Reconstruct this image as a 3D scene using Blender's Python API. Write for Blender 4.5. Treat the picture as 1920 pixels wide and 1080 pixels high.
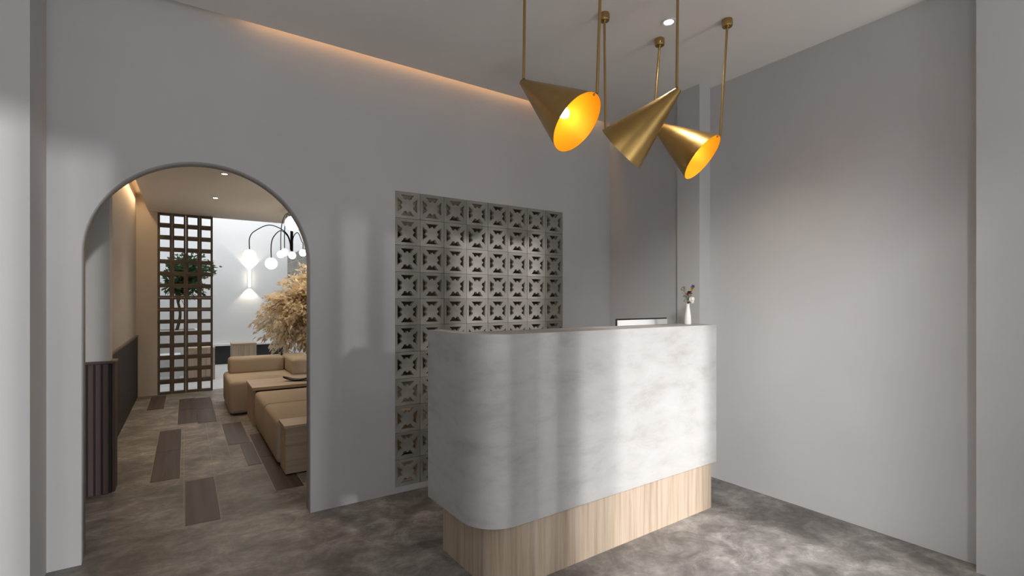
import bpy, bmesh, math, random
from mathutils import Vector, Matrix

for o in list(bpy.data.objects):
    bpy.data.objects.remove(o)
scn = bpy.context.scene
COL = scn.collection
R = math.radians

# ------------------------------------------------------------------ camera
cam = bpy.data.cameras.new('camera')
cam.sensor_width = 36.0
cam.lens = 36.0 * 915.0 / 1920.0
cam.shift_y = 26.0 / 1920.0
cam.clip_start = 0.02
cam_o = bpy.data.objects.new('camera', cam)
cam_o.location = (0, 0, 1.35)
cam_o.rotation_euler = (R(90), 0, R(-33.8))
COL.objects.link(cam_o)
scn.camera = cam_o

# ------------------------------------------------------------------ world, daylight, exposure
scn.view_settings.view_transform = 'Standard'
scn.view_settings.look = 'None'
scn.view_settings.gamma = 1.0
scn.view_settings.exposure = 0.28
w = bpy.data.worlds.new('overcast_sky')
scn.world = w
w.use_nodes = True
w.node_tree.nodes['Background'].inputs[0].default_value = (0.86, 0.93, 1.0, 1)
w.node_tree.nodes['Background'].inputs[1].default_value = 1.0


def area(name, loc, direction, sx, sy, power, color):
    l = bpy.data.lights.new(name, 'AREA')
    l.shape = 'RECTANGLE'
    l.size, l.size_y = sx, sy
    l.energy = power
    l.color = color
    o = bpy.data.objects.new(name, l)
    o.location = loc
    o.rotation_euler = Vector(direction).to_track_quat('-Z', 'Z').to_euler()
    COL.objects.link(o)
    return o


sun = bpy.data.lights.new('low_sun', 'SUN')
sun.energy = 1.5
sun.angle = R(2.4)
sun.color = (1.0, 0.98, 0.97)
sun_o = bpy.data.objects.new('low_sun', sun)
sun_o.rotation_euler = Vector((-0.17, 1.0, -0.18)).to_track_quat('-Z', 'Z').to_euler()
COL.objects.link(sun_o)

# daylight through the two shop-front openings behind the camera
area('shopfront_daylight', (2.35, -1.16, 1.45), (0, 1, 0), 1.8, 2.6, 4.5, (0.95, 0.97, 1.0))
area('shopfront_daylight', (-0.45, -1.16, 1.45), (0, 1, 0), 1.6, 2.7, 5, (0.95, 0.97, 1.0))
# bright facade across the street, shining in under the lintel
area('street_daylight', (-3.3, -3.4, 3.9), (1.3, 1, -0.45), 0.5, 0.9, 430, (1.0, 0.97, 0.95))
# strip of bright sky between the houses opposite
area('sky_gap_daylight', (4.3, -8.0, 6.3), (-0.2, 1, -0.5), 0.5, 2.2, 1020, (1.0, 0.98, 0.975))
# sunlit pavement in front of the shop
area('pavement_daylight', (1.0, -2.1, 0.05), (0, -0.2, 1), 4.0, 1.4, 270, (1.0, 0.965, 0.93))
# daylight falling down the light well behind the lounge
area('light_well_daylight', (0.7, 10.5, 4.45), (0, 0, -1), 2.4, 3.3, 46, (0.95, 0.98, 1.0))


# ------------------------------------------------------------------ materials
def principled(name, color, rough=0.5, metal=0.0):
    m = bpy.data.materials.new(name)
    m.use_nodes = True
    b = m.node_tree.nodes['Principled BSDF']
    b.inputs['Base Color'].default_value = (*color, 1)
    b.inputs['Roughness'].default_value = rough
    b.inputs['Metallic'].default_value = metal
    return m


def noise_mat(name, stops, scale=(1, 1, 1), detail=6, nscale=3.0, rough=0.5, metal=0.0,
              distort=0.0, bump=0.0, bump_scale=60, nrough=0.55, rough_var=0.0):
    """procedural colour from stretched object-space noise"""
    m = bpy.data.materials.new(name)
    m.use_nodes = True
    nt = m.node_tree
    b = nt.nodes['Principled BSDF']
    tc = nt.nodes.new('ShaderNodeTexCoord')
    mp = nt.nodes.new('ShaderNodeMapping')
    mp.inputs['Scale'].default_value = scale
    nz = nt.nodes.new('ShaderNodeTexNoise')
    nz.inputs['Scale'].default_value = nscale
    nz.inputs['Detail'].default_value = detail
    nz.inputs['Roughness'].default_value = nrough
    nz.inputs['Distortion'].default_value = distort
    cr = nt.nodes.new('ShaderNodeValToRGB')
    e = cr.color_ramp.elements
    while len(e) < len(stops):
        e.new(0.5)
    for el, (p, c) in zip(e, stops):
        el.position = p
        el.color = (*c, 1)
    nt.links.new(tc.outputs['Object'], mp.inputs['Vector'])
    nt.links.new(mp.outputs['Vector'], nz.inputs['Vector'])
    nt.links.new(nz.outputs['Fac'], cr.inputs['Fac'])
    nt.links.new(cr.outputs['Color'], b.inputs['Base Color'])
    b.inputs['Roughness'].default_value = rough
    b.inputs['Metallic'].default_value = metal
    if rough_var:
        mr = nt.nodes.new('ShaderNodeMapRange')
        mr.inputs['From Min'].default_value = 0.3
        mr.inputs['From Max'].default_value = 0.7
        mr.inputs['To Min'].default_value = rough - rough_var
        mr.inputs['To Max'].default_value = rough + rough_var
        nt.links.new(nz.outputs['Fac'], mr.inputs['Value'])
        nt.links.new(mr.outputs['Result'], b.inputs['Roughness'])
    if bump:
        n2 = nt.nodes.new('ShaderNodeTexNoise')
        n2.inputs['Scale'].default_value = bump_scale
        n2.inputs['Detail'].default_value = 4
        bp = nt.nodes.new('ShaderNodeBump')
        bp.inputs['Strength'].default_value = bump
        bp.inputs['Distance'].default_value = 0.01
        nt.links.new(mp.outputs['Vector'], n2.inputs['Vector'])
        nt.links.new(n2.outputs['Fac'], bp.inputs['Height'])
        nt.links.new(bp.outputs['Normal'], b.inputs['Normal'])
    return m


def emit(name, color, strength):
    m = bpy.data.materials.new(name)
    m.use_nodes = True
    nt = m.node_tree
    b = nt.nodes['Principled BSDF']
    b.inputs['Base Color'].default_value = (*color, 1)
    b.inputs['Emission Color'].default_value = (*color, 1)
    b.inputs['Emission Strength'].default_value = strength
    return m


M = {}
M['wall'] = noise_mat('grey_wall_paint', [(0.3, (0.50, 0.50, 0.505)), (0.7, (0.54, 0.54, 0.54))], nscale=1.3, rough=0.85)
M['ceiling'] = noise_mat('ceiling_paint', [(0.3, (0.70, 0.67, 0.645)), (0.7, (0.73, 0.70, 0.675))], nscale=1.0, rough=0.9)
M['tan'] = noise_mat('lounge_wall_paint', [(0.3, (0.47, 0.435, 0.40)), (0.7, (0.51, 0.475, 0.44))], nscale=1.2, rough=0.85)
M['gloom_wall'] = noise_mat('wall_with_painted_gloom', [(0.3, (0.050, 0.038, 0.030)), (0.7, (0.062, 0.048, 0.038))], nscale=1.2, rough=0.85)  # dimness of the lounge put into the wall colour, keeps screen holes dark
M['white'] = noise_mat('white_plaster', [(0.3, (0.76, 0.76, 0.76)), (0.7, (0.81, 0.81, 0.81))], nscale=1.4, rough=0.8)
M['black'] = principled('black_panel', (0.018, 0.019, 0.021), 0.5)
M['iron'] = principled('black_iron', (0.012, 0.012, 0.013), 0.4, 0.6)
M['block'] = noise_mat('cement_block', [(0.25, (0.20, 0.19, 0.17)), (0.5, (0.27, 0.255, 0.23)), (0.75, (0.36, 0.34, 0.315))],
                       nscale=5.0, rough=0.9, bump=0.25, bump_scale=70)
def per_object_tint(m, lo, hi):
    nt = m.node_tree
    b = nt.nodes['Principled BSDF']
    src = b.inputs['Base Color'].links[0].from_socket
    oi = nt.nodes.new('ShaderNodeObjectInfo')
    mr = nt.nodes.new('ShaderNodeMapRange')
    mr.inputs['To Min'].default_value = lo
    mr.inputs['To Max'].default_value = hi
    nt.links.new(oi.outputs['Random'], mr.inputs['Value'])
    vm = nt.nodes.new('ShaderNodeVectorMath')
    vm.operation = 'SCALE'
    nt.links.new(src, vm.inputs[0])
    nt.links.new(mr.outputs['Result'], vm.inputs['Scale'])
    nt.links.new(vm.outputs[0], b.inputs['Base Color'])


per_object_tint(M['block'], 0.92, 1.22)
M['mortar'] = principled('mortar', (0.20, 0.19, 0.175), 0.95)
M['brown_block'] = noise_mat('brown_block', [(0.3, (0.085, 0.066, 0.050)), (0.7, (0.125, 0.10, 0.078))], nscale=6, rough=0.8)
M['counter'] = noise_mat('microcement', [(0.27, (0.33, 0.315, 0.305)), (0.48, (0.435, 0.425, 0.415)), (0.75, (0.50, 0.493, 0.487))],
                         scale=(1.0, 1.0, 2.4), nscale=3.2, detail=11, rough=0.6, distort=0.25, nrough=0.70)
M['wainscot'] = noise_mat('mauve_brown_slat', [(0.3, (0.11, 0.078, 0.072)), (0.7, (0.15, 0.11, 0.10))], scale=(8, 8, 0.6), nscale=3, rough=0.55)
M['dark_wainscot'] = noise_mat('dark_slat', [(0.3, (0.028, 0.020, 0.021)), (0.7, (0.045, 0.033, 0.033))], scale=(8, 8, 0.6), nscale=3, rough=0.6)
M['sofa'] = noise_mat('beige_fabric', [(0.3, (0.44, 0.365, 0.28)), (0.7, (0.50, 0.42, 0.325))], nscale=2.0, rough=0.95, bump=0.25, bump_scale=160)
M['brass'] = noise_mat('brushed_brass', [(0.3, (0.44, 0.28, 0.095)), (0.7, (0.50, 0.33, 0.12))], scale=(1, 1, 1), nscale=14, rough=0.36, metal=1.0, rough_var=0.04)
M['brass_rod'] = principled('brass_rod', (0.46, 0.31, 0.13), 0.32, 1.0)
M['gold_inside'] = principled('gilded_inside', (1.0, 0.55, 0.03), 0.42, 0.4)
M['porcelain'] = principled('white_porcelain', (0.83, 0.80, 0.76), 0.3)
M['plastic_white'] = principled('white_plastic', (0.66, 0.66, 0.66), 0.35)
M['plastic_grey'] = principled('grey_mark', (0.35, 0.35, 0.36), 0.3)
M['screen'] = principled('dark_glass', (0.01, 0.01, 0.012), 0.15)
M['bulb'] = emit('warm_filament_glass', (1.0, 0.78, 0.40), 6.5)
M['lens'] = emit('downlight_lens', (1.0, 0.93, 0.82), 14)
M['globe'] = emit('opal_globe', (1.0, 0.93, 0.83), 2.4)
M['led'] = emit('warm_led', (1.0, 0.55, 0.22), 4)
M['walllamp'] = emit('wall_light_core', (1.0, 0.90, 0.72), 9)
M['gold_leaf'] = noise_mat('dry_gold_leaf', [(0.3, (0.74, 0.61, 0.42)), (0.7, (0.90, 0.80, 0.62))], nscale=9, rough=0.8)
M['green_leaf'] = noise_mat('green_leaf', [(0.3, (0.025, 0.055, 0.022)), (0.7, (0.07, 0.13, 0.055))], nscale=9, rough=0.55)
def leafy(m, amount):
    nt = m.node_tree
    b = nt.nodes['Principled BSDF']
    out = nt.nodes['Material Output']
    tr = nt.nodes.new('ShaderNodeBsdfTranslucent')
    src = b.inputs['Base Color'].links[0].from_socket
    nt.links.new(src, tr.inputs['Color'])
    mx = nt.nodes.new('ShaderNodeMixShader')
    mx.inputs[0].default_value = amount
    nt.links.new(b.outputs[0], mx.inputs[1])
    nt.links.new(tr.outputs[0], mx.inputs[2])
    nt.links.new(mx.outputs[0], out.inputs['Surface'])


leafy(M['gold_leaf'], 0.45)
leafy(M['green_leaf'], 0.25)
M['bark'] = noise_mat('bark', [(0.3, (0.07, 0.05, 0.035)), (0.7, (0.16, 0.12, 0.085))], scale=(6, 6, 1), nscale=8, rough=0.9)
M['soil'] = noise_mat('soil', [(0.3, (0.03, 0.022, 0.016)), (0.7, (0.07, 0.05, 0.038))], nscale=20, rough=1)
M['stem'] = principled('dry_stem', (0.10, 0.11, 0.05), 0.8)
M['red'] = principled('dried_red_petal', (0.28, 0.045, 0.03), 0.8)
M['yellow'] = principled('dried_yellow_petal', (0.72, 0.52, 0.04), 0.8)
M['cotton'] = principled('cotton', (0.85, 0.83, 0.78), 0.95)
M['purple'] = principled('purple_bud', (0.13, 0.07, 0.14), 0.8)
M['sage'] = principled('sage_leaf', (0.30, 0.31, 0.22), 0.8)
M['pod'] = principled('dark_pod', (0.03, 0.028, 0.018), 0.8)
M['frame'] = principled('dark_aluminium', (0.05, 0.05, 0.055), 0.4, 0.7)
M['pale_floor'] = noise_mat('pale_terrazzo', [(0.3, (0.58, 0.58, 0.57)), (0.7, (0.68, 0.68, 0.67))], nscale=4, rough=0.5)


def floor_mat():
    m = bpy.data.materials.new('polished_concrete')
    m.use_nodes = True
    nt = m.node_tree
    L = nt.links.new
    b = nt.nodes['Principled BSDF']
    tc = nt.nodes.new('ShaderNodeTexCoord')
    mp = nt.nodes.new('ShaderNodeMapping')
    mp.inputs['Rotation'].default_value = (0, 0, R(30))
    mp.inputs['Scale'].default_value = (1.0, 1.2, 1.0)
    L(tc.outputs['Object'], mp.inputs['Vector'])

    def nz(scale, detail, rough, dist):
        n = nt.nodes.new('ShaderNodeTexNoise')
        n.inputs['Scale'].default_value = scale
        n.inputs['Detail'].default_value = detail
        n.inputs['Roughness'].default_value = rough
        n.inputs['Distortion'].default_value = dist
        L(mp.outputs['Vector'], n.inputs['Vector'])
        return n

    def ramp(n, stops):
        cr = nt.nodes.new('ShaderNodeValToRGB')
        e = cr.color_ramp.elements
        while len(e) < len(stops):
            e.new(0.5)
        for el, (p, c) in zip(e, stops):
            el.position = p
            el.color = (*c, 1)
        L(n.outputs['Fac'], cr.inputs['Fac'])
        return cr

    def mul(a, c, fac):
        mx = nt.nodes.new('ShaderNodeMix')
        mx.data_type = 'RGBA'
        mx.blend_type = 'MULTIPLY'
        mx.inputs[0].default_value = fac
        L(a, mx.inputs[6])
        L(c, mx.inputs[7])
        return mx.outputs[2]

    n1 = nz(1.7, 9, 0.68, 0.5)
    n2 = nz(4.6, 9, 0.72, 0.9)
    n3 = nz(19.0, 6, 0.7, 0.4)
    base = ramp(n1, [(0.30, (0.125, 0.117, 0.109)), (0.47, (0.205, 0.193, 0.182)), (0.56, (0.28, 0.265, 0.252)), (0.72, (0.45, 0.43, 0.415))]).outputs['Color']
    c = mul(base, ramp(n2, [(0.38, (0.60, 0.58, 0.56)), (0.52, (1.0, 0.99, 0.98)), (0.64, (1.45, 1.43, 1.41))]).outputs['Color'], 0.85)
    c = mul(c, ramp(n3, [(0.35, (0.75, 0.75, 0.75)), (0.65, (1.2, 1.2, 1.2))]).outputs['Color'], 0.6)
    L(c, b.inputs['Base Color'])
    mr = nt.nodes.new('ShaderNodeMapRange')
    mr.inputs['To Min'].default_value = 0.38
    mr.inputs['To Max'].default_value = 0.70
    L(n2.outputs['Fac'], mr.inputs['Value'])
    L(mr.outputs['Result'], b.inputs['Roughness'])
    bp = nt.nodes.new('ShaderNodeBump')
    bp.inputs['Strength'].default_value = 0.15
    bp.inputs['Distance'].default_value = 0.01
    L(n2.outputs['Fac'], bp.inputs['Height'])
    L(bp.outputs['Normal'], b.inputs['Normal'])
    return m


M['floor'] = floor_mat()


def wood(name, c1, c2, c3, axis='Z', rough=0.5, k=1.0):
    s = {'X': (0.5, 14, 14), 'Y': (14, 0.5, 14), 'Z': (14, 14, 0.5)}[axis]
    return noise_mat(name, [(0.3, c1), (0.5, c2), (0.72, c3)], scale=tuple(v * k for v in s), nscale=1.6, detail=7,
                     rough=rough, distort=0.35, nrough=0.6)


M['oak'] = wood('pale_oak_vertical', (0.33, 0.25, 0.178), (0.46, 0.365, 0.275), (0.53, 0.44, 0.35), 'Z', 0.5, 1.7)
M['oak_h'] = wood('pale_oak_horizontal', (0.40, 0.30, 0.205), (0.50, 0.385, 0.27), (0.56, 0.44, 0.32), 'X')
M['walnut'] = wood('dark_plank', (0.040, 0.025, 0.018), (0.070, 0.046, 0.033), (0.105, 0.073, 0.053), 'Y', 0.5)
M['grout'] = principled('grout', (0.38, 0.355, 0.325), 0.9)


# ------------------------------------------------------------------ mesh helpers
def link(name, me, mat, parent=None):
    o = bpy.data.objects.new(name, me)
    if mat is not None and len(me.materials) == 0:
        me.materials.append(M[mat])
    COL.objects.link(o)
    if parent is not None:
        o.parent = parent
    return o


def mesh_of(bm, name, smooth=False):
    bmesh.ops.recalc_face_normals(bm, faces=bm.faces[:])
    me = bpy.data.meshes.new(name)
    bm.to_mesh(me)
    bm.free()
    if smooth:
        for p in me.polygons:
            p.use_smooth = True
        me.set_sharp_from_angle(angle=R(38))
    return me


def obj(name, bm, mat, parent=None, smooth=False):
    return link(name, mesh_of(bm, name, smooth), mat, parent)


def tag(o, label=None, cat=None, group=None, kind=None):
    if label:
        o['label'] = label
    if cat:
        o['category'] = cat
    if group:
        o['group'] = group
    if kind:
        o['kind'] = kind
    return o


def empty(name, loc, rz=0, label=None, cat=None, group=None):
    o = bpy.data.objects.new(name, None)
    o.empty_display_size = 0.05
    o.location = loc
    o.rotation_euler = (0, 0, rz)
    COL.objects.link(o)
    return tag(o, label, cat, group)


def box(bm, x0, x1, y0, y1, z0, z1, bev=0.0, seg=2):
    vs = [bm.verts.new(p) for p in ((x0, y0, z0), (x1, y0, z0), (x1, y1, z0), (x0, y1, z0),
                                    (x0, y0, z1), (x1, y0, z1), (x1, y1, z1), (x0, y1, z1))]
    fs = [bm.faces.new([vs[i] for i in q]) for q in ((3, 2, 1, 0), (4, 5, 6, 7), (0, 1, 5, 4), (1, 2, 6, 5), (2, 3, 7, 6), (3, 0, 4, 7))]
    if bev > 0:
        es = list({e for f in fs for e in f.edges})
        bmesh.ops.bevel(bm, geom=es, offset=bev, segments=seg, profile=0.5, affect='EDGES')
    return bm


def bx(*a, **k):
    return box(bmesh.new(), *a, **k)


def prism(bm, pts, z0, z1):
    lo = [bm.verts.new((x, y, z0)) for x, y in pts]
    hi = [bm.verts.new((x, y, z1)) for x, y in pts]
    n = len(pts)
    bm.faces.new(lo[::-1])
    bm.faces.new(hi)
    for i in range(n):
        j = (i + 1) % n
        bm.faces.new((lo[i], lo[j], hi[j], hi[i]))
    return bm


def strip_wall(bm, outer, inner, z0, z1):
    """thick wall following an open polyline (outer and inner have the same count)"""
    n = len(outer)
    V = [[bm.verts.new((p[0], p[1], z)) for p in (outer[i], inner[i]) for z in (z0, z1)] for i in range(n)]
    for i in range(n - 1):
        a, b = V[i], V[i + 1]
        bm.faces.new((a[0], b[0], b[1], a[1]))
        bm.faces.new((a[3], b[3], b[2], a[2]))
        bm.faces.new((a[1], b[1], b[3], a[3]))
        bm.faces.new((a[2], b[2], b[0], a[0]))
    bm.faces.new((V[0][0], V[0][1], V[0][3], V[0][2]))
    bm.faces.new((V[-1][2], V[-1][3], V[-1][1], V[-1][0]))
    return bm


def lathe(bm, prof, seg=24, loc=(0, 0, 0), rot=None, cap=True):
    """prof: list of (radius, z)"""
    rings = []
    mat = rot if rot is not None else Matrix.Identity(3)
    for r, z in prof:
        if r < 1e-5:
            rings.append([bm.verts.new(Vector(loc) + mat @ Vector((0, 0, z)))])
        else:
            rings.append([bm.verts.new(Vector(loc) + mat @ Vector((r * math.cos(2 * math.pi * i / seg), r * math.sin(2 * math.pi * i / seg), z))) for i in range(seg)])
    for a, b in zip(rings, rings[1:]):
        if len(a) == 1 and len(b) == 1:
            continue
        for i in range(seg):
            j = (i + 1) % seg
            if len(a) == 1:
                bm.faces.new((a[0], b[j], b[i]))
            elif len(b) == 1:
                bm.faces.new((a[i], a[j], b[0]))
            else:
                bm.faces.new((a[i], a[j], b[j], b[i]))
    if cap:
        if len(rings[0]) > 1:
            bm.faces.new(rings[0][::-1])
        if len(rings[-1]) > 1:
            bm.faces.new(rings[-1])
    return bm


def tube(bm, pts, r, seg=8, r1=None):
    pts = [Vector(p) for p in pts]
    n = len(pts)
    r1 = r if r1 is None else r1
    prev = None
    rings = []
    for i, p in enumerate(pts):
        t = (pts[min(i + 1, n - 1)] - pts[max(i - 1, 0)]).normalized()
        if prev is None:
            u = t.orthogonal().normalized()
        else:
            u = (prev - t * prev.dot(t)).normalized()
        prev = u
        v = t.cross(u)
        rr = r + (r1 - r) * i / max(1, n - 1)
        rings.append([bm.verts.new(p + (u * math.cos(2 * math.pi * k / seg) + v * math.sin(2 * math.pi * k / seg)) * rr) for k in range(seg)])
    for a, b in zip(rings, rings[1:]):
        for k in range(seg):
            j = (k + 1) % seg
            bm.faces.new((a[k], a[j], b[j], b[k]))
    bm.faces.new(rings[0][::-1])
    bm.faces.new(rings[-1])
    return bm


def smooth_path(pts, n=8):
    pts = [Vector(p) for p in pts]
    out = []
    P = [pts[0]] + pts + [pts[-1]]
    for i in range(1, len(P) - 2):
        for k in range(n):
            t = k / n
            a, b, c, d = P[i - 1], P[i], P[i + 1], P[i + 2]
            out.append(0.5 * ((2 * b) + (c - a) * t + (2 * a - 5 * b + 4 * c - d) * t * t + (3 * b - a - 3 * c + d) * t ** 3))
    out.append(pts[-1])
    return out


def sphere(bm, c, r, seg=16, rings=10, sz=1.0):
    prof = [(r * math.sin(math.pi * i / rings), -r * sz * math.cos(math.pi * i / rings)) for i in range(rings + 1)]
    prof[0] = (0, -r * sz)
    prof[-1] = (0, r * sz)
    return lathe(bm, prof, seg, c)


def plate(name, loops, depth, bevel=0.0):
    """2-D outline with holes, filled and given thickness; lies in XZ, thickness along Y from 0 to depth"""
    cu = bpy.data.curves.new(name, 'CURVE')
    cu.dimensions = '2D'
    cu.fill_mode = 'BOTH'
    cu.extrude = depth / 2 - bevel
    cu.bevel_depth = bevel
    cu.bevel_resolution = 0
    cu.offset = -bevel
    for lp in loops:
        s = cu.splines.new('POLY')
        s.points.add(len(lp) - 1)
        for p, (x, z) in zip(s.points, lp):
            p.co = (x, z, 0, 1)
        s.use_cyclic_u = True
    o = bpy.data.objects.new(name, cu)
    COL.objects.link(o)
    dg = bpy.context.evaluated_depsgraph_get()
    me = bpy.data.meshes.new_from_object(o.evaluated_get(dg))
    bpy.data.objects.remove(o)
    bpy.data.curves.remove(cu)
    me.name = name
    me.materials.clear()
    me.transform(Matrix.Translation((0, depth / 2, 0)) @ Matrix.Rotation(R(90), 4, 'X'))
    bm = bmesh.new()
    bm.from_mesh(me)
    bmesh.ops.remove_doubles(bm, verts=bm.verts[:], dist=1e-5)
    bmesh.ops.recalc_face_normals(bm, faces=bm.faces[:])
    bm.to_mesh(me)
    bm.free()
    return me


def struct(name, bm, mat, label):
    o = obj(name, bm, mat)
    return tag(o, label, None, None, 'structure')


# ------------------------------------------------------------------ dimensions
YB = 3.31          # reception face of the arched wall
TW = 0.12          # its thickness
XR = 3.375         # right wall
ZC = 3.005         # reception ceiling
YF = -1.0         # shop-front wall
XL = -2.0          # left wall of the reception
XI = -0.58         # lounge left wall
ZL = 2.65          # lounge ceiling
YE = 8.72          # far end of the lounge
YC = 12.30         # light-well back wall
XRL = 3.40         # lounge right wall
PITCH = 0.1912
SX0, SZ1 = 1.226, 2.135
NC, NR = 8, 11
PZ = 0.1905
SX1 = SX0 + NC * PITCH
SZ0 = SZ1 - NR * PZ
AX0, AX1 = -0.443, 0.665

# ------------------------------------------------------------------ setting
struct('floor', bx(XL - 0.2, XRL + 0.2, YF - 0.25, YE + 0.12, -0.15, 0.0), 'floor', 'mottled polished concrete floor running from reception into lounge')
floor_o = bpy.data.objects['floor']
struct('floor_courtyard', bx(XI - 0.2, XRL + 0.2, YE + 0.12, YC + 0.2, -0.15, 0.0), 'pale_floor', 'pale floor of the bright light well behind the lounge')

ac, ar = (AX0 + AX1) / 2, (AX1 - AX0) / 2
spring = 2.15 - ar
arch = [(AX0, -0.02), (AX1, -0.02)] + [(ac + ar * math.cos(math.pi * i / 56), spring + ar * math.sin(math.pi * i / 56)) for i in range(57)]
# the arch reaches the floor, so it belongs to the outer outline
outer = [(XL - 0.1, 0.0), (AX0, 0.0), (AX0, spring)] + \
        [(ac - ar * math.cos(math.pi * i / 56), spring + ar * math.sin(math.pi * i / 56)) for i in range(1, 56)] + \
        [(AX1, spring), (AX1, 0.0), (XRL + 0.1, 0.0), (XRL + 0.1, 3.2), (XL - 0.1, 3.2)]
hole = [(SX0, SZ0), (SX1, SZ0), (SX1, SZ1), (SX0, SZ1)]
wb = link('wall_back', plate('wall_back', [outer, hole], TW), 'wall')
wb.location = (0, YB, 0)
tag(wb, 'grey painted wall with the arched opening and the breeze block screen', None, None, 'structure')

struct('wall_right', bx(XR, XR + 0.15, YF - 0.2, 2.40, 0, 3.2), 'wall', 'long plain grey wall to the right of the reception counter')
struct('wall_right_recess', bx(3.325, 3.55, 2.40, YB, 0, 3.2), 'wall', 'shaded grey wall strip behind the counter, beyond the slim column')
struct('wall_column_right', bx(3.242, XR + 0.02, 2.285, 2.487, 0, ZC), 'wall', 'slim grey column standing against the wall behind the vase')
struct('wall_pillar_right', bx(3.28, XR + 0.02, -0.35, 0.735, 0, ZC), 'wall', 'broad pale pillar at the right edge of the picture')
struct('wall_pillar_left', bx(-1.25, -0.575, 3.0, YB, 0, ZC), 'wall', 'broad pale pillar at the left edge of the picture')
struct('wall_left', bx(XL - 0.15, XL, YF - 0.2, YB, 0, 3.2), 'wall', 'plain grey wall on the left side of the reception')

# shop front behind the camera
fo = [(XL - 0.1, 0), (XR + 0.1, 0), (XR + 0.1, 3.2), (XL - 0.1, 3.2)]
h1 = [(-1.30, 0.04), (0.42, 0.04), (0.42, 2.95), (-1.30, 2.95)]
h2 = [(1.40, 0.04), (3.32, 0.04), (3.32, 2.74), (1.40, 2.74)]
wf = link('wall_front', plate('wall_front', [fo, h1, h2], 0.15), 'wall')
wf.location = (0, YF - 0.15, 0)
tag(wf, 'street side wall with two tall shop-front openings', None, None, 'structure')
for n, (x0, x1, zt) in enumerate(((-1.30, 0.42, 2.95), (1.40, 3.32, 2.74))):
    bm = bmesh.new()
    for a, b in ((x0, x0 + 0.03), (x1 - 0.03, x1)):
        box(bm, a, b, YF - 0.11, YF - 0.05, 0.04, zt)
    box(bm, x0 + 0.03, x1 - 0.03, YF - 0.11, YF - 0.05, 0.04, 0.07)
    box(bm, x0 + 0.03, x1 - 0.03, YF - 0.11, YF - 0.05, zt - 0.03, zt)
    wn_ = struct('window_%d' % (n + 1), bm, 'frame', ['dark framed tall shop-front opening on the left', 'dark framed tall shop-front opening on the right'][n])
    # unseen panels added across part of the opening to block and shape daylight
    panels = ((-1.26, -0.95), (0.10, 0.16), (0.24, 0.30)) if n == 0 else ((1.44, 1.665), (1.702, 1.955), (1.98, 2.215), (2.24, 2.46))
    for a, b in panels:
        obj('light_blocking_panel', bx(a, b, YF - 0.035, YF - 0.03, 0.08, zt - 0.04), 'white', wn_)

# ceilings: the hung ceiling stops short of the arched wall and leaves a light slot
struct('ceiling', bx(XL - 0.1, XR + 0.1, YF - 0.1, 3.262, ZC, ZC + 0.045), 'ceiling', 'pale reception ceiling with a lit slot along the arched wall')
struct('ceiling_slab', bx(XL - 0.1, XRL + 0.2, YF - 0.2, YB + TW, 3.2, 3.3), 'ceiling', 'slab above the hung reception ceiling')
struct('ceiling_lounge', bx(-0.44, XRL + 0.1, YB + TW, YE, ZL, ZL + 0.05), 'ceiling', 'hung lounge ceiling seen through the arch')
struct('ceiling_lounge_slab', bx(-1.3, XRL + 0.2, YB + TW, YE + 0.15, 2.88, 2.98), 'ceiling', 'slab above the hung lounge ceiling')

# lounge shell
struct('wall_lounge_left', bx(XI - 0.15, XI, 4.62, YE + 0.15, 0, 2.9), 'tan', 'beige lounge wall above the dark wainscot')
struct('wall_lounge_pier', bx(-1.25, -0.446, 4.46, 4.62, 0, 2.9), 'white', 'pale pier standing just inside the arch')
struct('wall_lounge_side', bx(-1.3, -1.25, YB + TW, 4.62, 0, 2.9), 'tan', 'hidden lounge side wall by the arch')
struct('wall_lounge_right', bx(XRL, XRL + 0.15, YB + TW, YE + 0.15, 0, 2.9), 'gloom_wall', 'right wall of the lounge')
struct('wall_lounge_far_left', bx(XI, -0.335, YE, YE + 0.12, 0, 2.9), 'tan', 'narrow beige wall strip left of the dark lattice')
struct('wall_lounge_far_right', bx(1.91, XRL + 0.1, YE, YE + 0.12, 0, 2.9), 'gloom_wall', 'end wall of the lounge behind the sofa')
struct('trim_1', bx(-0.335, 1.91, YE + 0.0, YE + 0.12, ZL, 2.9), 'ceiling', 'edge beam of the lounge ceiling at the light well')
struct('wall_courtyard_left', bx(XI - 0.15, XI, YE + 0.15, YC + 0.1, 0, 4.5), 'white', 'white left wall of the light well')
struct('wall_courtyard_back', bx(XI - 0.15, 2.2, YC, YC + 0.15, 0, 4.5), 'white', 'bright white back wall of the light well')
struct('wall_courtyard_right', bx(2.06, 2.2, YE + 0.12, YC, 0, 4.5), 'white', 'white right wall of the light well')
struct('wall_courtyard_front', bx(XI - 0.15, 2.2, YE + 0.12, YE + 0.15, 2.9, 4.5), 'white', 'white wall above the lounge opening in the light well')
struct('trim_2', bx(XI, 2.06, YC - 0.10, YC, 0.40, 0.44), 'white', 'white ledge along the foot of the light well wall')
struct('trim_3', bx(XI, 2.06, YC - 0.04, YC, 0.0, 0.40), 'black', 'black dado at the foot of the light well wall')

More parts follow.
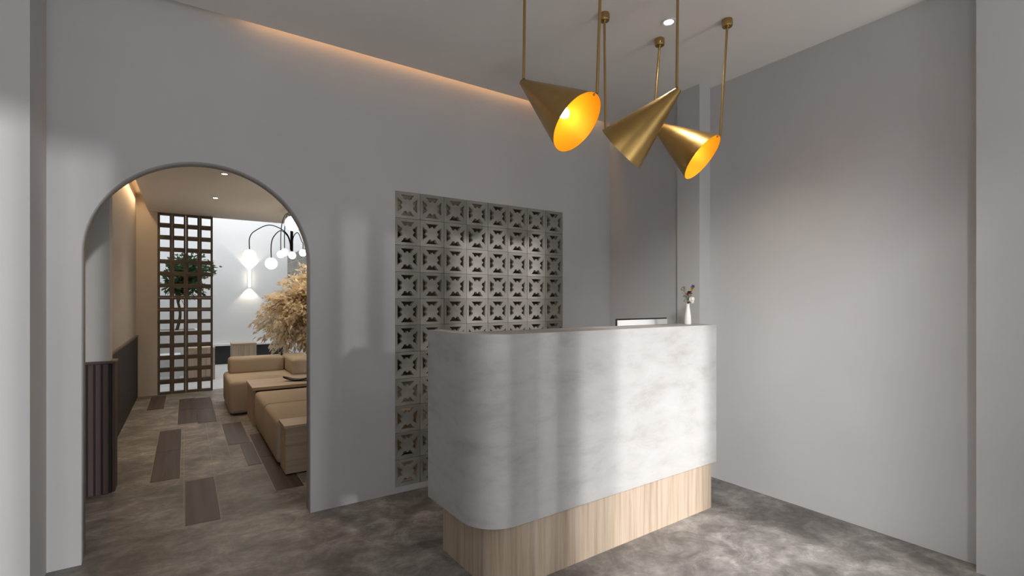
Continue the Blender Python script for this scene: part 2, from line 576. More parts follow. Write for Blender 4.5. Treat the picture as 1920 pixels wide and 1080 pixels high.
# wooden planks let into the concrete
for i, (x0, x1, y0, y1) in enumerate(((0.0, 0.182, 3.53, 4.40), (-0.22, -0.035, 4.52, 5.385), (-0.22, -0.035, 5.39, 6.255),
                                      (-0.07, 0.113, 6.50, 7.33), (-0.07, 0.113, 7.335, 8.165), (0.118, 0.30, 6.44, 7.28), (0.118, 0.30, 7.285, 8.12),
                                      (0.335, 0.52, 5.30, 6.25), (0.43, 0.53, 4.55, 5.295), (0.54, 0.725, 3.83, 4.72), (0.54, 0.725, 4.725, 5.6),
                                      (-0.40, -0.225, 7.55, 8.6))):
    g = obj('joint', bx(x0 - 0.004, x1 + 0.004, y0 - 0.004, y1 + 0.004, -0.001, 0.001), 'grout', floor_o)
    obj('plank', bx(x0, x1, y0, y1, -0.001, 0.003, bev=0.001, seg=1), 'walnut', floor_o)
    if i == 0:
        pass
for i, (x0, x1, y0, y1) in enumerate(((0.530, 0.534, 3.83, 8.3), (0.186, 0.190, 3.5, 6.4), (-0.012, -0.008, 3.5, 6.4), (0.325, 0.329, 4.6, 8.3),
                                      (-0.5, 0.54, 4.408, 4.412))):
    obj('joint', bx(x0, x1, y0, y1, -0.001, 0.0012), 'grout', floor_o)


# ------------------------------------------------------------------ breeze block screen in the arched wall
def hole_loop(k):
    base = [(-0.051, 0.0745), (0.051, 0.0745), (0.0315, 0.0545), (0.0265, 0.0425), (0.0135, 0.0405), (0.0, 0.0545), (-0.0135, 0.0405), (-0.0265, 0.0425), (-0.0315, 0.0545)]
    c, s = [(1, 0), (0, 1), (-1, 0), (0, -1)][k]
    return [(x * c - z * s, x * s + z * c) for x, z in base]


hw, hh = PITCH / 2 - 0.0012, PZ / 2 - 0.0012
blk = plate('breeze_block', [[(-hw, -hh), (hw, -hh), (hw, hh), (-hw, hh)]] + [hole_loop(k) for k in range(4)], 0.036, bevel=0.002)
blk.materials.append(M['block'])
scr = empty('breeze_block_screen', (SX0, YB, SZ0), 0, 'tall grey breeze block screen of star pattern blocks behind the counter', 'screen')
rnd = random.Random(4)
for r in range(NR):
    for c in range(NC):
        o = bpy.data.objects.new('block', blk)
        COL.objects.link(o)
        o.parent = scr
        o.location = ((c + 0.5) * PITCH, 0.006 + rnd.uniform(-0.0015, 0.0015), (r + 0.5) * PZ)
bm = bmesh.new()
for c in range(1, NC):
    box(bm, c * PITCH - 0.004, c * PITCH + 0.004, 0.012, 0.036, 0, NR * PZ)
for r in range(1, NR):
    box(bm, 0, NC * PITCH, 0.0125, 0.0355, r * PZ - 0.004, r * PZ + 0.004)
obj('mortar', bm, 'mortar', scr)

# ------------------------------------------------------------------ reception counter
CR = R(1.2)
CX, CY = 1.095, 1.874
cnt = empty('reception_counter', (CX, CY, 0), CR, 'reception counter in pale microcement with rounded corner and pale oak plinth', 'counter')


def cpath(inset_l, inset_f, x_end, y_back, r, n=18):
    pts = [(inset_l, y_back)]
    for i in range(n + 1):
        a = math.pi + (math.pi / 2) * i / n
        pts.append((inset_l + r + r * math.cos(a), inset_f + r + r * math.sin(a)))
    pts.append((x_end, inset_f))
    return pts


LEN, DEP, ZB0, ZT = 1.797, 0.556, 0.305, 1.20
bm = bmesh.new()
strip_wall(bm, cpath(0, 0, LEN, DEP, 0.185), cpath(0.05, 0.05, LEN, DEP, 0.135), ZB0, ZT)
obj('front_panel', bm, 'counter', cnt, True)
bm = bmesh.new()
strip_wall(bm, cpath(0.05, 0.05, LEN, DEP, 0.135), cpath(0.08, 0.27, LEN, DEP, 0.03), ZT - 0.05, ZT)
obj('ledge', bm, 'counter', cnt)
prof = cpath(0.05, 0.05, LEN - 0.03, DEP, 0.135)
bm = prism(bmesh.new(), prof + [(LEN - 0.03, DEP)], ZB0, ZB0 + 0.04)
obj('bottom_panel', bm, 'counter', cnt)
obj('end_panel', bx(LEN - 0.03, LEN, 0.05, DEP, ZB0, ZT - 0.05), 'counter', cnt)
bm = prism(bmesh.new(), cpath(0.05, 0.05, LEN - 0.03, 0.55, 0.135) + [(LEN - 0.03, 0.55)], 0.71, 0.745)
obj('worktop', bm, 'oak_h', cnt)
bm = prism(bmesh.new(), cpath(0.085, 0.024, LEN - 0.022, DEP - 0.01, 0.13) + [(LEN - 0.022, DEP - 0.01)], 0.0, ZB0)
obj('plinth', bm, 'oak', cnt, True)

# computer monitor on the lower worktop, seen from behind
mon = empty('computer_monitor', (2.64, 2.31, 0.745), R(1.5), 'white backed computer monitor with dark edge, standing behind the counter ledge', 'monitor')
bm = bmesh.new()
n = 14
rowsv = []
for j in range(2):
    pass
# curved white back: thick in the middle, thin at the edges
grid = []
W, H0, H1 = 0.26, 0.075, 0.482
for j in range(9):
    v = j / 8
    row = []
    for i in range(n + 1):
        u = i / n * 2 - 1
        bulge = 0.006 + 0.05 * (1 - u * u) * (1 - (2 * v - 1) ** 2)
        row.append(bm.verts.new((u * W, -bulge, H0 + (H1 - H0) * v)))
    grid.append(row)
for j in range(8):
    for i in range(n):
        bm.faces.new((grid[j][i], grid[j][i + 1], grid[j + 1][i + 1], grid[j + 1][i]))
edge = [v for v in bm.verts]
# close to a flat front
front = [[bm.verts.new((v.co.x, 0.0, v.co.z)) for v in row] for row in (grid[0], grid[-1])]
bm.faces.new([v for v in front[0]] + [v for v in front[1][::-1]])
for i in range(n):
    bm.faces.new((grid[0][i + 1], grid[0][i], front[0][i], front[0][i + 1]))
    bm.faces.new((grid[-1][i], grid[-1][i + 1], front[1][i + 1], front[1][i]))
bm.faces.new([grid[j][0] for j in range(9)] + [front[1][0], front[0][0]])
bm.faces.new([grid[j][n] for j in range(8, -1, -1)] + [front[0][n], front[1][n]])
obj('housing', bm, 'plastic_white', mon, True)
obj('screen_glass', bx(-0.263, 0.263, 0.0, 0.012, 0.072, 0.492, bev=0.003), 'screen', mon)
obj('stand', bx(-0.09, 0.09, -0.10, -0.03, 0.008, 0.20, bev=0.003), 'plastic_white', mon)
obj('foot', bx(-0.11, 0.11, -0.13, 0.10, 0.0, 0.008, bev=0.003), 'plastic_white', mon)
bm = bmesh.new()
lathe(bm, [(0.0, 0), (0.011, 0), (0.011, 0.003), (0, 0.003)], 16, (0.045, -0.036, 0.437), Matrix.Rotation(R(90), 3, 'X'), cap=False)
mk = obj('mark', bm, 'plastic_grey', mon)
mk['label'] = 'small grey round mark'

# vase and dried flowers on the ledge
VX, VY, VZ = 2.80, 2.063, ZT
vs = empty('bud_vase', (VX, VY, VZ), 0, 'slim white porcelain bud vase on the counter ledge', 'vase')
bm = lathe(bmesh.new(), [(0.0, 0), (0.020, 0), (0.0215, 0.004), (0.0215, 0.03), (0.019, 0.065), (0.0135, 0.10), (0.0105, 0.125), (0.0115, 0.137),
                         (0.0098, 0.137), (0.0085, 0.125), (0.0085, 0.05), (0, 0.05)], 24, cap=False)
obj('vase_body', bm, 'porcelain', vs, True)

RT = Vector((0.831, -0.556, 0))  # sideways direction along which the bouquet spreads


def flower(name, label, tip, head, lean=(0, 0)):
    e = empty(name, (VX, VY, VZ + 0.055), 0, label, 'flower')
    top = RT * tip[0] + Vector((0, 0, tip[1] - 0.055)) + Vector((-RT.y, RT.x, 0)) * tip[2]
    mid = Vector((top.x * 0.12, top.y * 0.12, 0.085))
    obj('stem', tube(bmesh.new(), smooth_path([(0, 0, 0), mid, top], 6), 0.0011, 5), 'stem', e)
    head(e, top)
    return e


def petals(e, c, r, n, mat, layers=3, tilt=0.5, name='petals'):
    rr = random.Random(n)
    bm = bmesh.new()
    for l in range(layers):
        for k in range(n):
            a = 2 * math.pi * (k + 0.5 * l) / n + rr.uniform(-.15, .15)
            el = tilt + l * 0.42
            d = Vector((math.cos(a) * math.cos(el), math.sin(a) * math.cos(el), math.sin(el)))
            sd = Vector((-math.sin(a), math.cos(a), 0))
            nn = d.cross(sd)
            L, Wd = r * (1 - 0.12 * l), r * 0.42
            p = [c, c + d * L * .5 + sd * Wd + nn * r * .1, c + d * L * .95 + sd * Wd * .6, c + d * L, c + d * L * .95 - sd * Wd * .6, c + d * L * .5 - sd * Wd + nn * r * .1]
            bm.faces.new([bm.verts.new(q) for q in p])
    return obj(name, bm, mat, e)


def red_head(e, c):
    petals(e, c - Vector((0, 0, 0.012)), 0.024, 9, 'red', 5, -0.35)
    obj('calyx', sphere(bmesh.new(), c - Vector((0, 0, 0.012)), 0.008, 10, 6), 'stem', e)


def yellow_head(e, c):
    petals(e, c - Vector((0, 0, 0.006)), 0.018, 10, 'yellow', 5, -0.35)
    obj('calyx', sphere(bmesh.new(), c - Vector((0, 0, 0.008)), 0.006, 10, 6), 'stem', e)


def cotton_head(e, c):
    bm = bmesh.new()
    for d in ((0.007, 0, 0.006), (-0.006, 0.006, 0.004), (-0.004, -0.007, 0.005), (0.001, 0, -0.007), (0.006, 0.003, -0.010)):
        sphere(bm, c + Vector(d), 0.0132, 12, 8, 1.15)
    obj('cotton_boll', bm, 'cotton', e, True)
    bm = bmesh.new()
    for s_, z_ in ((-1, 0.012), (-1, -0.016), (1, 0.004)):
        a = c + RT * (-0.015) + Vector((0, 0, z_))
        tube(bm, [a - RT * 0.014, a, a + RT * 0.014 + Vector((0, 0, -0.004))], 0.003, 6, 0.0012)
    obj('bract', bm, 'pod', e)


def bud_head(mat, n, spread):
    def f(e, c):
        rr = random.Random(n * 7)
        bm = bmesh.new()
        for k in range(n):
            p = c + Vector((rr.uniform(-1, 1), rr.uniform(-1, 1), rr.uniform(-1.6, 0.6))) * spread
            sphere(bm, p, rr.uniform(0.003, 0.006), 8, 6, 1.2)
            tube(bm, [p, c - Vector((0, 0, spread * 2.2))], 0.0005, 4)
        obj('buds', bm, mat, e, True)
    return f


def leaf_head(e, c):
    rr = random.Random(3)
    bm = bmesh.new()
    for k in range(90):
        a = rr.uniform(0, 6.28)
        d = Vector((math.cos(a), math.sin(a), rr.uniform(-0.2, 0.9))).normalized()
        b0 = c + Vector((rr.uniform(-.02, .02), rr.uniform(-.02, .02), rr.uniform(-.05, .02)))
        sd = d.orthogonal().normalized() * 0.0045
        L = rr.uniform(0.014, 0.024)
        bm.faces.new([bm.verts.new(q) for q in (b0, b0 + d * L * .5 + sd, b0 + d * L, b0 + d * L * .5 - sd)])
    obj('leaves', bm, 'sage', e)


flower('dried_red_flower', 'dark red dried flower in the middle of the vase', (0.006, 0.222, -0.012), red_head)
flower('dried_yellow_flower', 'yellow dried flower above the cotton in the vase', (0.030, 0.240, 0.0), yellow_head)
flower('cotton_stem', 'round white cotton boll leaning right over the vase rim', (0.024, 0.163, -0.008), cotton_head)
flower('eucalyptus_sprig', 'pale grey green budded sprig at the left of the vase', (-0.028, 0.248, 0.0), bud_head('sage', 22, 0.014))
flower('purple_sprig', 'dark purple budded sprig, tallest on the right of the vase', (0.036, 0.262, 0.006), bud_head('purple', 12, 0.009))
flower('leafy_sprig', 'low leafy green sprig just above the vase mouth', (-0.004, 0.192, 0.006), leaf_head)

# ------------------------------------------------------------------ brass cone pendants
HALF = R(18.3)


def pendant(label, canopy_tip, canopy_rim, tip, rim):
    """tip: point on the small end where its rod ends; rim: top point of the wide rim"""
    T, F = Vector(tip), Vector(rim)
    root = empty('cone_pendant', (F.x, F.y, ZC), 0, label, 'pendant lamp', 'brass cone pendants over the counter')
    o0 = Vector((F.x, F.y, ZC))
    hor = Vector((F.x - T.x, F.y - T.y, 0))
    hd = hor.normalized()
    th = math.atan2(T.z - F.z, hor.length)
    ang = th + HALF
    axis = hd * math.cos(ang) + Vector((0, 0, -math.sin(ang)))
    up = hd * math.sin(ang) + Vector((0, 0, math.cos(ang)))       # in-plane, towards the top generatrix
    side = axis.cross(up)
    rot = Matrix((side, up, axis)).transposed()                  # columns
    slant = (F - T).length
    r_small = 0.016
    L = slant * math.cos(HALF)
    r_big = r_small + slant * math.sin(HALF)
    base = T - up * r_small - o0                                  # centre of the small end
    th_ = 0.002
    # outer shell with small end cap
    bm = lathe(bmesh.new(), [(0.0, -0.004), (r_small - 0.004, -0.004), (r_small, 0.0), (r_big, L), (r_big - th_, L)], 56, base, rot, cap=False)
    obj('cone_shell', bm, 'brass', root, True)
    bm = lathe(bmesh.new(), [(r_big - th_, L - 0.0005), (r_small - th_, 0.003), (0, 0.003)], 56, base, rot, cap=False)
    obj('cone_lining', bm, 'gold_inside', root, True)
    # bulb and holder
    bm = lathe(bmesh.new(), [(0.010, 0.01), (0.017, 0.15), (0.017, 0.24), (0.0, 0.24)], 20, base, rot, cap=False)
    hold = obj('bulb_holder', bm, 'brass_rod', root, True)
    bm = lathe(bmesh.new(), [(0.012, 0.24), (0.014, 0.255), (0.024, 0.29), (0.028, 0.312), (0.024, 0.333), (0.012, 0.346), (0, 0.349)], 20, base, rot, cap=False)
    obj('bulb', bm, 'bulb', hold, True)
    pl = bpy.data.lights.new('bulb_light', 'POINT')
    pl.energy = 0.12
    pl.color = (1.0, 0.62, 0.26)
    pl.shadow_soft_size = 0.03
    po = bpy.data.objects.new('bulb_light', pl)
    COL.objects.link(po)
    po.parent = root
    po.location = base + axis * 0.385
    # rods, canopies, fixing screw
    for cxy, end, dz in ((canopy_tip, T, 0.0), (canopy_rim, F, 0.0)):
        top = Vector((cxy[0], cxy[1], ZC)) - o0
        e_ = end - o0 + Vector((0, 0, 0.002))
        obj('rod', tube(bmesh.new(), [top - Vector((0, 0, 0.03)), e_], 0.0072, 12), 'brass_rod', root, True)
        bm = lathe(bmesh.new(), [(0.0, 0.0), (0.028, 0.0), (0.030, -0.004), (0.030, -0.036), (0.027, -0.042), (0.011, -0.042), (0.011, -0.048), (0, -0.048)], 28, top, None, cap=False)
        obj('canopy', bm, 'brass_rod', root, True)
    sp = F - o0 - up * 0.012 - axis * 0.012
    obj('screw', sphere(bmesh.new(), sp, 0.006, 12, 8), 'brass_rod', root, True)
    return root


pendant('leftmost brass cone lamp, glowing opening turned to the right', (1.437, 2.030), (1.606, 1.652), (1.433, 2.033, 2.485), (1.588, 1.662, 2.316))
pendant('middle brass cone lamp, hung the other way so its opening is hidden', (2.159, 1.653), (2.000, 2.034), (2.155, 1.656, 2.480), (2.006, 2.030, 2.330))
pendant('rightmost brass cone lamp, glowing opening tipped to the lower right', (2.482, 2.036), (2.642, 1.676), (2.452, 2.056, 2.488), (2.607, 1.699, 2.323))


def downlight(x, y, z, label, energy, color, r=0.043, group=None):
    root = empty('downlight', (x, y, z), 0, label, 'ceiling light', group)
    bm = lathe(bmesh.new(), [(r * 0.62, 0.0), (r * 0.66, -0.004), (r * 0.95, -0.006), (r, -0.003), (r, 0.0)], 32, cap=False)
    obj('trim_ring', bm, 'plastic_white', root, True)
    bm = lathe(bmesh.new(), [(0, -0.002), (r * 0.62, -0.002)], 32, cap=False)
    obj('lens', bm, 'lens', root)
    s = bpy.data.lights.new('downlight_beam', 'SPOT')
    s.energy = energy
    s.color = color
    s.spot_size = R(110)
    s.spot_blend = 0.8
    s.shadow_soft_size = 0.03
    so = bpy.data.objects.new('downlight_beam', s)
    COL.objects.link(so)
    so.parent = root
    so.location = (0, 0, -0.02)


downlight(2.374, 1.881, ZC, 'round recessed ceiling light between the brass pendant rods', 22, (1.0, 0.88, 0.74))
downlight(0.34, 4.05, ZL, 'added unseen fill light in the lounge ceiling just inside the arch', 16, (1.0, 0.78, 0.55), 0.04, 'lounge downlights')  # added out of view to brighten the pale pier
downlight(1.45, 7.85, ZL, 'added unseen fill light in the lounge ceiling above the golden tree', 26, (1.0, 0.86, 0.68), 0.04, 'lounge downlights')  # extra lamp hidden by the arch edge, lifts the golden foliage
downlight(0.331, 5.74, ZL, 'nearer small recessed light in the lounge ceiling', 17, (1.0, 0.78, 0.55), 0.04, 'lounge downlights')
downlight(0.313, 7.13, ZL, 'farther small recessed light in the lounge ceiling, close to the lattice', 17, (1.0, 0.78, 0.55), 0.04, 'lounge downlights')

# ------------------------------------------------------------------ hidden strip lights in the ceiling slots
o = obj('led_strip', bx(0.1, 3.25, 3.215, 3.235, ZC + 0.046, ZC + 0.056), 'led')
tag(o, 'warm light strip hidden in the slot above the arched wall', 'strip light')
a = area('slot_glow', (1.75, 3.285, ZC + 0.10), (0, 0.25, -1), 2.9, 0.02, 2.6, (1.0, 0.52, 0.22))
o = obj('led_strip', bx(-0.43, -0.41, 4.8, 8.6, ZL + 0.051, ZL + 0.061), 'led')
tag(o, 'warm light strip hidden in the slot along the left lounge wall', 'strip light')
a = area('slot_glow', (-0.515, 6.7, ZL + 0.14), (-0.25, 0, -1), 0.03, 3.7, 10, (1.0, 0.66, 0.34))

# ------------------------------------------------------------------ lounge: wainscot
wn = empty('slatted_wainscot', (-0.446, 4.46, 0), 0, 'mauve brown slatted wainscot wrapping the pale pier inside the arch', 'wainscot')
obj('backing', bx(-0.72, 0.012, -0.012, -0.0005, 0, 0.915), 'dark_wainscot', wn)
for k in range(18):
    x = -0.715 + k * 0.040
    obj('slat', bx(x, x + 0.031, -0.032, -0.012, 0.0, 0.915, bev=0.003, seg=1), 'wainscot', wn)
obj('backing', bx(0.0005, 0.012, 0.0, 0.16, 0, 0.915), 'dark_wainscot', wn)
for k in range(4):
    y = 0.002 + k * 0.040
    obj('slat', bx(0.012, 0.030, y, y + 0.031, 0.0, 0.915, bev=0.003, seg=1), 'wainscot', wn)
obj('cap_rail', bx(-0.72, 0.036, -0.038, 0.0, 0.915, 0.932, bev=0.002, seg=1), 'wainscot', wn)
obj('cap_rail', bx(0.0, 0.036, 0.0, 0.16, 0.915, 0.932, bev=0.002, seg=1), 'wainscot', wn)

wn = empty('dark_wainscot', (XI, 4.63, 0), 0, 'dark brown wainscot along the beige lounge wall left of the lattice', 'wainscot')
obj('backing', bx(0.0005, 0.010, 0, 4.08, 0, 0.86), 'dark_wainscot', wn)
for k in range(68):
    obj('slat', bx(0.010, 0.020, k * 0.06 + 0.004, k * 0.06 + 0.054, 0.0, 0.86), 'dark_wainscot', wn)
obj('cap_rail', bx(0.0005, 0.026, 0, 4.08, 0.86, 0.877), 'wainscot', wn)

# ------------------------------------------------------------------ lounge: lattice of open square blocks
LX0, LX1, LZ1 = -0.335, 0.350, ZL
lc, lr = 4, 15
pw, ph = (LX1 - LX0) / lc, LZ1 / lr
lat = empty('lattice_screen', (LX0, YE, 0), 0, 'dark brown lattice screen of open square blocks at the end of the lounge', 'screen')
a_, b_ = pw / 2 - 0.0012, ph / 2 - 0.0012
t1, t2 = 0.026, 0.027
lb = plate('lattice_block', [[(-a_, -b_), (a_, -b_), (a_, b_), (-a_, b_)], [(-a_ + t1, -b_ + t2), (a_ - t1, -b_ + t2), (a_ - t1, b_ - t2), (-a_ + t1, b_ - t2)]], 0.10)
lb.materials.append(M['brown_block'])
for r in range(lr):
    for c in range(lc):
        o = bpy.data.objects.new('block', lb)
        COL.objects.link(o)
        o.parent = lat
        o.location = ((c + 0.5) * pw, 0.01, (r + 0.5) * ph)

# white breeze wall on the right side of the light well
wsc = empty('courtyard_block_screen', (1.93, 9.1, 0.5), R(90), 'pale block screen behind the golden tree in the light well', 'screen')
for r in range(10):
    for c in range(16):
        o = bpy.data.objects.new('block', blk)
        COL.objects.link(o)
        o.parent = wsc
        o.location = ((c + 0.5) * PITCH, -0.05, (r + 0.5) * PZ)
obj('kerb', bx(0, 16 * PITCH, -0.05, 0.06, -0.5, 0.0), 'white', wsc)

# ------------------------------------------------------------------ lounge furniture


def cushion(name, parent, x0, x1, y0, y1, z0, z1, bev=0.045):
    return obj(name, bx(x0, x1, y0, y1, z0, z1, bev=bev, seg=4), 'sofa', parent, True)


sf = empty('corner_sofa', (0.43, 6.62, 0), 0, 'beige corner sofa with low backrest under the globe chandelier', 'sofa')
cushion('seat', sf, 0.0, 1.75, 0.0, 1.12, 0.02, 0.40)
cushion('backrest', sf, 0.05, 0.72, 0.80, 1.12, 0.385, 0.60)
cushion('corner_backrest', sf, 0.725, 1.05, 0.25, 1.12, 0.385, 0.605)
cushion('side_backrest', sf, 1.055, 1.75, 0.78, 1.12, 0.385, 0.605)
obj('base', bx(0.05, 1.70, 0.05, 1.07, 0.0, 0.02), 'black', sf)

tb = empty('coffee_table', (0.60, 5.94, 0), 0, 'low pale oak coffee table between the sofa and the ottomans', 'table')
obj('table_top', bx(0.0, 1.1, 0.0, 0.62, 0.385, 0.42, bev=0.003, seg=1), 'oak_h', tb)
obj('side_panel', bx(0.01, 0.035, 0.01, 0.61, 0.0, 0.385), 'oak', tb)
obj('side_panel', bx(1.065, 1.09, 0.01, 0.61, 0.0, 0.385), 'oak', tb)
obj('back_panel', bx(0.035, 1.065, 0.585, 0.61, 0.0, 0.385), 'oak', tb)

tr = empty('leaf_tray', (1.10, 6.20, 0.42), R(-25), 'small dark curved tray lying on the coffee table', 'tray')
bm = bmesh.new()
g = []
for j in range(5):
    v = j / 4 * 2 - 1
    row = []
    for i in range(11):
        u = i / 10 * 2 - 1
        wv = 0.055 * (1 - u * u) ** 0.5 + 0.004
        row.append((u * 0.16, v * wv, 0.004 + 0.035 * u * u + 0.012 * v * v))
    g.append(row)
top = [[bm.verts.new((x, y, z + 0.004)) for x, y, z in row] for row in g]
bot = [[bm.verts.new((x, y, z - 0.004)) for x, y, z in row] for row in g]
for j in range(4):
    for i in range(10):
        bm.faces.new((top[j][i], top[j][i + 1], top[j + 1][i + 1], top[j + 1][i]))
        bm.faces.new((bot[j + 1][i], bot[j + 1][i + 1], bot[j][i + 1], bot[j][i]))
for i in range(10):
    bm.faces.new((bot[0][i], bot[0][i + 1], top[0][i + 1], top[0][i]))
    bm.faces.new((top[4][i], top[4][i + 1], bot[4][i + 1], bot[4][i]))
for j in range(4):
    bm.faces.new((bot[j + 1][0], bot[j][0], top[j][0], top[j + 1][0]))
    bm.faces.new((bot[j][10], bot[j + 1][10], top[j + 1][10], top[j][10]))
obj('dish', bm, 'iron', tr, True)

for nm, y0, y1, lab in (('ottoman', 5.155, 5.915, 'beige ottoman next to the oak coffee table'),
                        ('ottoman', 4.375, 5.145, 'beige ottoman next to the oak end box, nearest the arch')):
    e = empty(nm, (0.62, y0, 0), 0, lab, 'ottoman', 'beige ottomans')
    cushion('cushion', e, 0.0, 1.15, 0.0, y1 - y0, 0.02, 0.382, 0.04)
    obj('base', bx(0.04, 1.11, 0.04, y1 - y0 - 0.04, 0.0, 0.02), 'black', e)

eb = empty('end_box', (0.645, 4.105, 0), 0, 'pale oak end box with thin overhanging top beside the arch', 'side table')
obj('box_body', bx(0.0, 1.1, 0.012, 0.255, 0.012, 0.365, bev=0.002, seg=1), 'oak_h', eb)
obj('box_top', bx(-0.012, 1.112, 0.0, 0.262, 0.365, 0.39, bev=0.002, seg=1), 'oak_h', eb)
obj('foot', bx(0.04, 1.06, 0.04, 0.24, 0.0, 0.012), 'black', eb)

for i, (x, y, lab) in enumerate(((0.73, 10.55, 'pale wooden cube seat in the light well left of the golden tree'),
                                 (0.02, 9.95, 'pale wooden cube seat seen through the lattice'))):
    e = empty('wooden_cube_seat', (x, y, 0), 0, lab, 'seat', 'wooden cube seats')
    obj('side_panel', bx(0.0, 0.03, 0.0, 0.42, 0.0, 0.54), 'oak', e)
    obj('side_panel', bx(0.38, 0.41, 0.0, 0.42, 0.0, 0.54), 'oak', e)
    obj('front_panel', bx(0.03, 0.38, 0.0, 0.03, 0.0, 0.54), 'oak', e)
    obj('seat_top', bx(-0.005, 0.415, -0.005, 0.425, 0.54, 0.565, bev=0.002, seg=1), 'oak_h', e)

# planter wall with tree behind the lattice
pe = empty('planter', (-0.57, 10.75, 0), 0, 'white raised planter behind the lattice', 'planter')
obj('planter_front', bx(0, 0.78, 0, 0.06, 0, 0.83), 'white', pe)
obj('planter_back', bx(0, 0.78, 0.64, 0.70, 0, 0.83), 'white', pe)
obj('planter_side', bx(0, 0.06, 0.06, 0.64, 0, 0.83), 'white', pe)
obj('planter_side', bx(0.72, 0.78, 0.06, 0.64, 0, 0.83), 'white', pe)
obj('soil', bx(0.06, 0.72, 0.06, 0.64, 0.0, 0.78), 'soil', pe)
bn = empty('white_bench', (-0.57, 10.05, 0), 0, 'low white bench in front of the planter, seen through the lattice', 'bench')
obj('bench_top', bx(0, 0.50, 0, 0.40, 0.40, 0.45), 'white', bn)
obj('bench_leg', bx(0.02, 0.07, 0.02, 0.38, 0, 0.40), 'white', bn)
obj('bench_leg', bx(0.43, 0.48, 0.02, 0.38, 0, 0.40), 'white', bn)


def leaf_faces(bm, p, d, L, Wd, rr):
    sd = d.cross(Vector((rr.uniform(-1, 1), rr.uniform(-1, 1), rr.uniform(-1, 1)))).normalized() * Wd
    dz = Vector((0, 0, -L * rr.uniform(0.1, 0.35)))
    bm.faces.new([bm.verts.new(q) for q in (p, p + d * L * .4 + sd, p + d * L + dz, p + d * L * .4 - sd)])


def tree(name, label, base, trunk_top, crown, nb, per, leaf, mats, seed, droop=0.0, flat=1.0, taper=0.0):
    rr = random.Random(seed)
    e = empty(name, base, 0, label, 'tree')
    B = Vector(base)
    tt = Vector(trunk_top) - B
    tr_pts = smooth_path([(0, 0, 0), tt * 0.35 + Vector((0.04, 0.02, 0)), tt * 0.7 + Vector((-0.03, 0.02, 0)), tt], 6)
    obj('trunk', tube(bmesh.new(), tr_pts, 0.028, 8, 0.014), 'bark', e, True)
    bb = bmesh.new()
    lf = bmesh.new()
    c0 = Vector(crown[0]) - B
    rx, ry, rz = crown[1]
    for k in range(nb):
        while True:
            u = Vector((rr.uniform(-1, 1), rr.uniform(-1, 1), rr.uniform(-1, 1)))
            if 0.25 < u.length < 1:
                break
        tip = c0 + Vector((u.x * rx * (1 - taper * max(0.0, u.z)), u.y * ry, u.z * rz))
        st = tr_pts[rr.randint(len(tr_pts) // 2, len(tr_pts) - 1)]
        mid = st.lerp(tip, 0.5) + Vector((rr.uniform(-.06, .06), rr.uniform(-.06, .06), 0.08))
        path = smooth_path([st, mid, tip - Vector((0, 0, droop))], 6)
        tube(bb, path, 0.007, 5, 0.002)
        for j in range(per):
            t = rr.uniform(0.35, 1.0)
            p = path[min(len(path) - 1, int(t * (len(path) - 1)))] + Vector((rr.gauss(0, .05), rr.gauss(0, .05), rr.gauss(0, .03 * flat)))
            d = ((tip - st).normalized() + Vector((rr.gauss(0, .7), rr.gauss(0, .7), rr.gauss(-.1, .3)))).normalized()
            leaf_faces(lf, p, d, leaf * rr.uniform(.7, 1.3), leaf * .24, rr)
    obj('branches', bb, 'bark', e)
    tag(obj('foliage', lf, mats, e), None, None, None, 'stuff')
    return e


tree('leafy_tree', 'dark green leafy tree growing behind the lattice', (-0.14, 11.05, 0.78), (-0.08, 11.02, 1.75),
     ((0.03, 10.95, 1.90), (0.52, 0.5, 0.44)), 64, 50, 0.09, 'green_leaf', 5, 0.05)
gp = empty('round_planter', (1.62, 8.25, 0), 0, 'dark round pot holding the golden tree behind the sofa', 'pot')
obj('pot', lathe(bmesh.new(), [(0, 0), (0.15, 0), (0.19, 0.36), (0.175, 0.36), (0.165, 0.30), (0, 0.30)], 28, cap=False), 'iron', gp, True)
obj('soil', lathe(bmesh.new(), [(0.16, 0.301), (0, 0.31)], 24, cap=False), 'soil', gp)
tree('golden_tree', 'golden beige dry leaved tree behind the corner sofa', (1.62, 8.25, 0.31), (1.60, 8.34, 1.45),
     ((1.56, 8.12, 1.18), (0.82, 0.50, 0.78)), 170, 52, 0.082, 'gold_leaf', 11, 0.06, 0.7, 0.75)

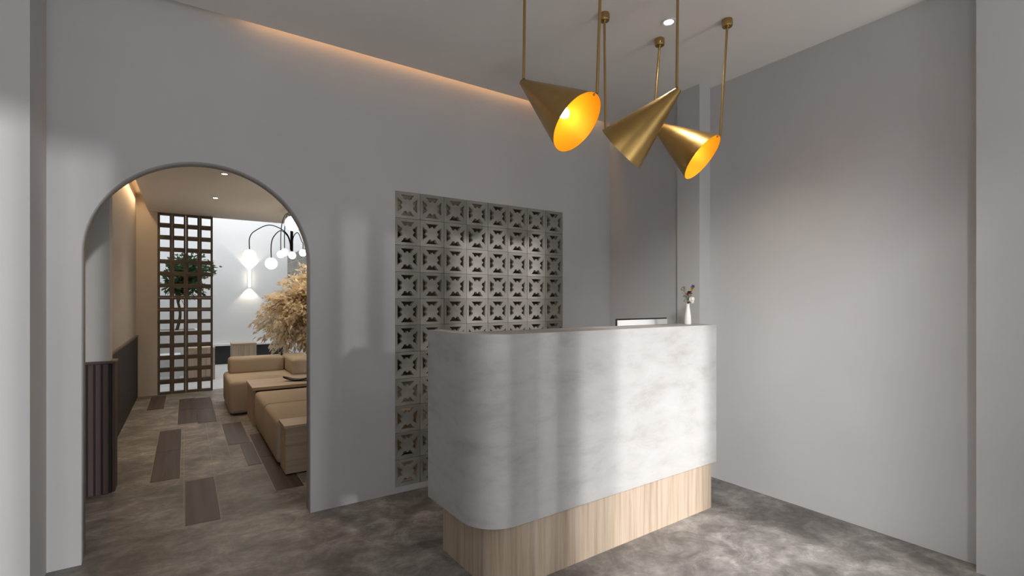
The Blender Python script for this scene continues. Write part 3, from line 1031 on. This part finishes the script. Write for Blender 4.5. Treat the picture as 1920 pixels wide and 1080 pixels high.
# ------------------------------------------------------------------ globe chandelier
CH = Vector((1.156, 6.904, ZL))
ch = empty('globe_chandelier', CH, 0, 'black chandelier with arching arms and glowing white globes above the sofa', 'chandelier')
obj('ceiling_rose', lathe(bmesh.new(), [(0, 0), (0.06, 0), (0.06, -0.02), (0.02, -0.03), (0, -0.03)], 24, cap=False), 'iron', ch, True)
obj('stem', tube(bmesh.new(), [(0, 0, -0.02), (0, 0, -0.64)], 0.018, 10), 'iron', ch, True)
for gx, gy, gz, apz, gr in ((0.668, 6.894, 1.93, 2.33, 0.074), (0.878, 6.633, 1.822, 2.25, 0.070), (1.154, 7.771, 2.041, 2.56, 0.052),
                            (1.166, 7.523, 2.051, 2.56, 0.052), (1.275, 7.57, 2.016, 2.40, 0.050), (1.382, 7.378, 2.044, 2.29, 0.050),
                            (1.007, 5.945, 2.234, 2.55, 0.084)):
    g_ = Vector((gx, gy, gz)) - CH
    hd = Vector((g_.x, g_.y, 0))
    ap = apz - CH.z
    pts = [hd.normalized() * 0.016 + Vector((0, 0, -0.62)), hd.normalized() * 0.03 + Vector((0, 0, min(ap - 0.15, -0.35))), hd * 0.22 + Vector((0, 0, ap - 0.05)),
           hd * 0.55 + Vector((0, 0, ap)), hd * 0.88 + Vector((0, 0, ap - 0.09)), hd + Vector((0, 0, (ap + g_.z + gr) / 2 - 0.02)), hd + Vector((0, 0, g_.z + gr * 0.9))]
    arm = obj('arm', tube(bmesh.new(), smooth_path(pts, 8), 0.006, 8), 'iron', ch, True)
    obj('globe', sphere(bmesh.new(), g_, gr, 24, 16), 'globe', arm, True)
    pl = bpy.data.lights.new('globe_light', 'POINT')
    pl.energy = 1.6
    pl.color = (1.0, 0.85, 0.66)
    pl.shadow_soft_size = gr
    po = bpy.data.objects.new('globe_light', pl)
    COL.objects.link(po)
    po.parent = ch
    po.location = g_ - Vector((0, 0, gr * 1.0 + gr * 1.05))

# ------------------------------------------------------------------ wall light in the light well
wl = empty('wall_light', (1.187, YC, 1.86), 0, 'slim vertical wall light on the white light well wall', 'wall lamp')
obj('backplate', bx(-0.03, 0.03, -0.02, -0.0005, -0.18, 0.18), 'plastic_white', wl)
obj('light_bar', bx(-0.016, 0.016, -0.045, -0.02, -0.18, 0.18, bev=0.004), 'walllamp', wl)
for sgn in (1, -1):
    s = bpy.data.lights.new('wall_light_beam', 'SPOT')
    s.energy = 11
    s.color = (1.0, 0.86, 0.66)
    s.spot_size = R(92)
    s.spot_blend = 0.1
    s.shadow_soft_size = 0.02
    so = bpy.data.objects.new('wall_light_beam', s)
    COL.objects.link(so)
    so.parent = wl
    so.location = (0, -0.04, 0.19 * sgn)
    so.rotation_euler = (R(180) if sgn > 0 else 0, 0, 0)
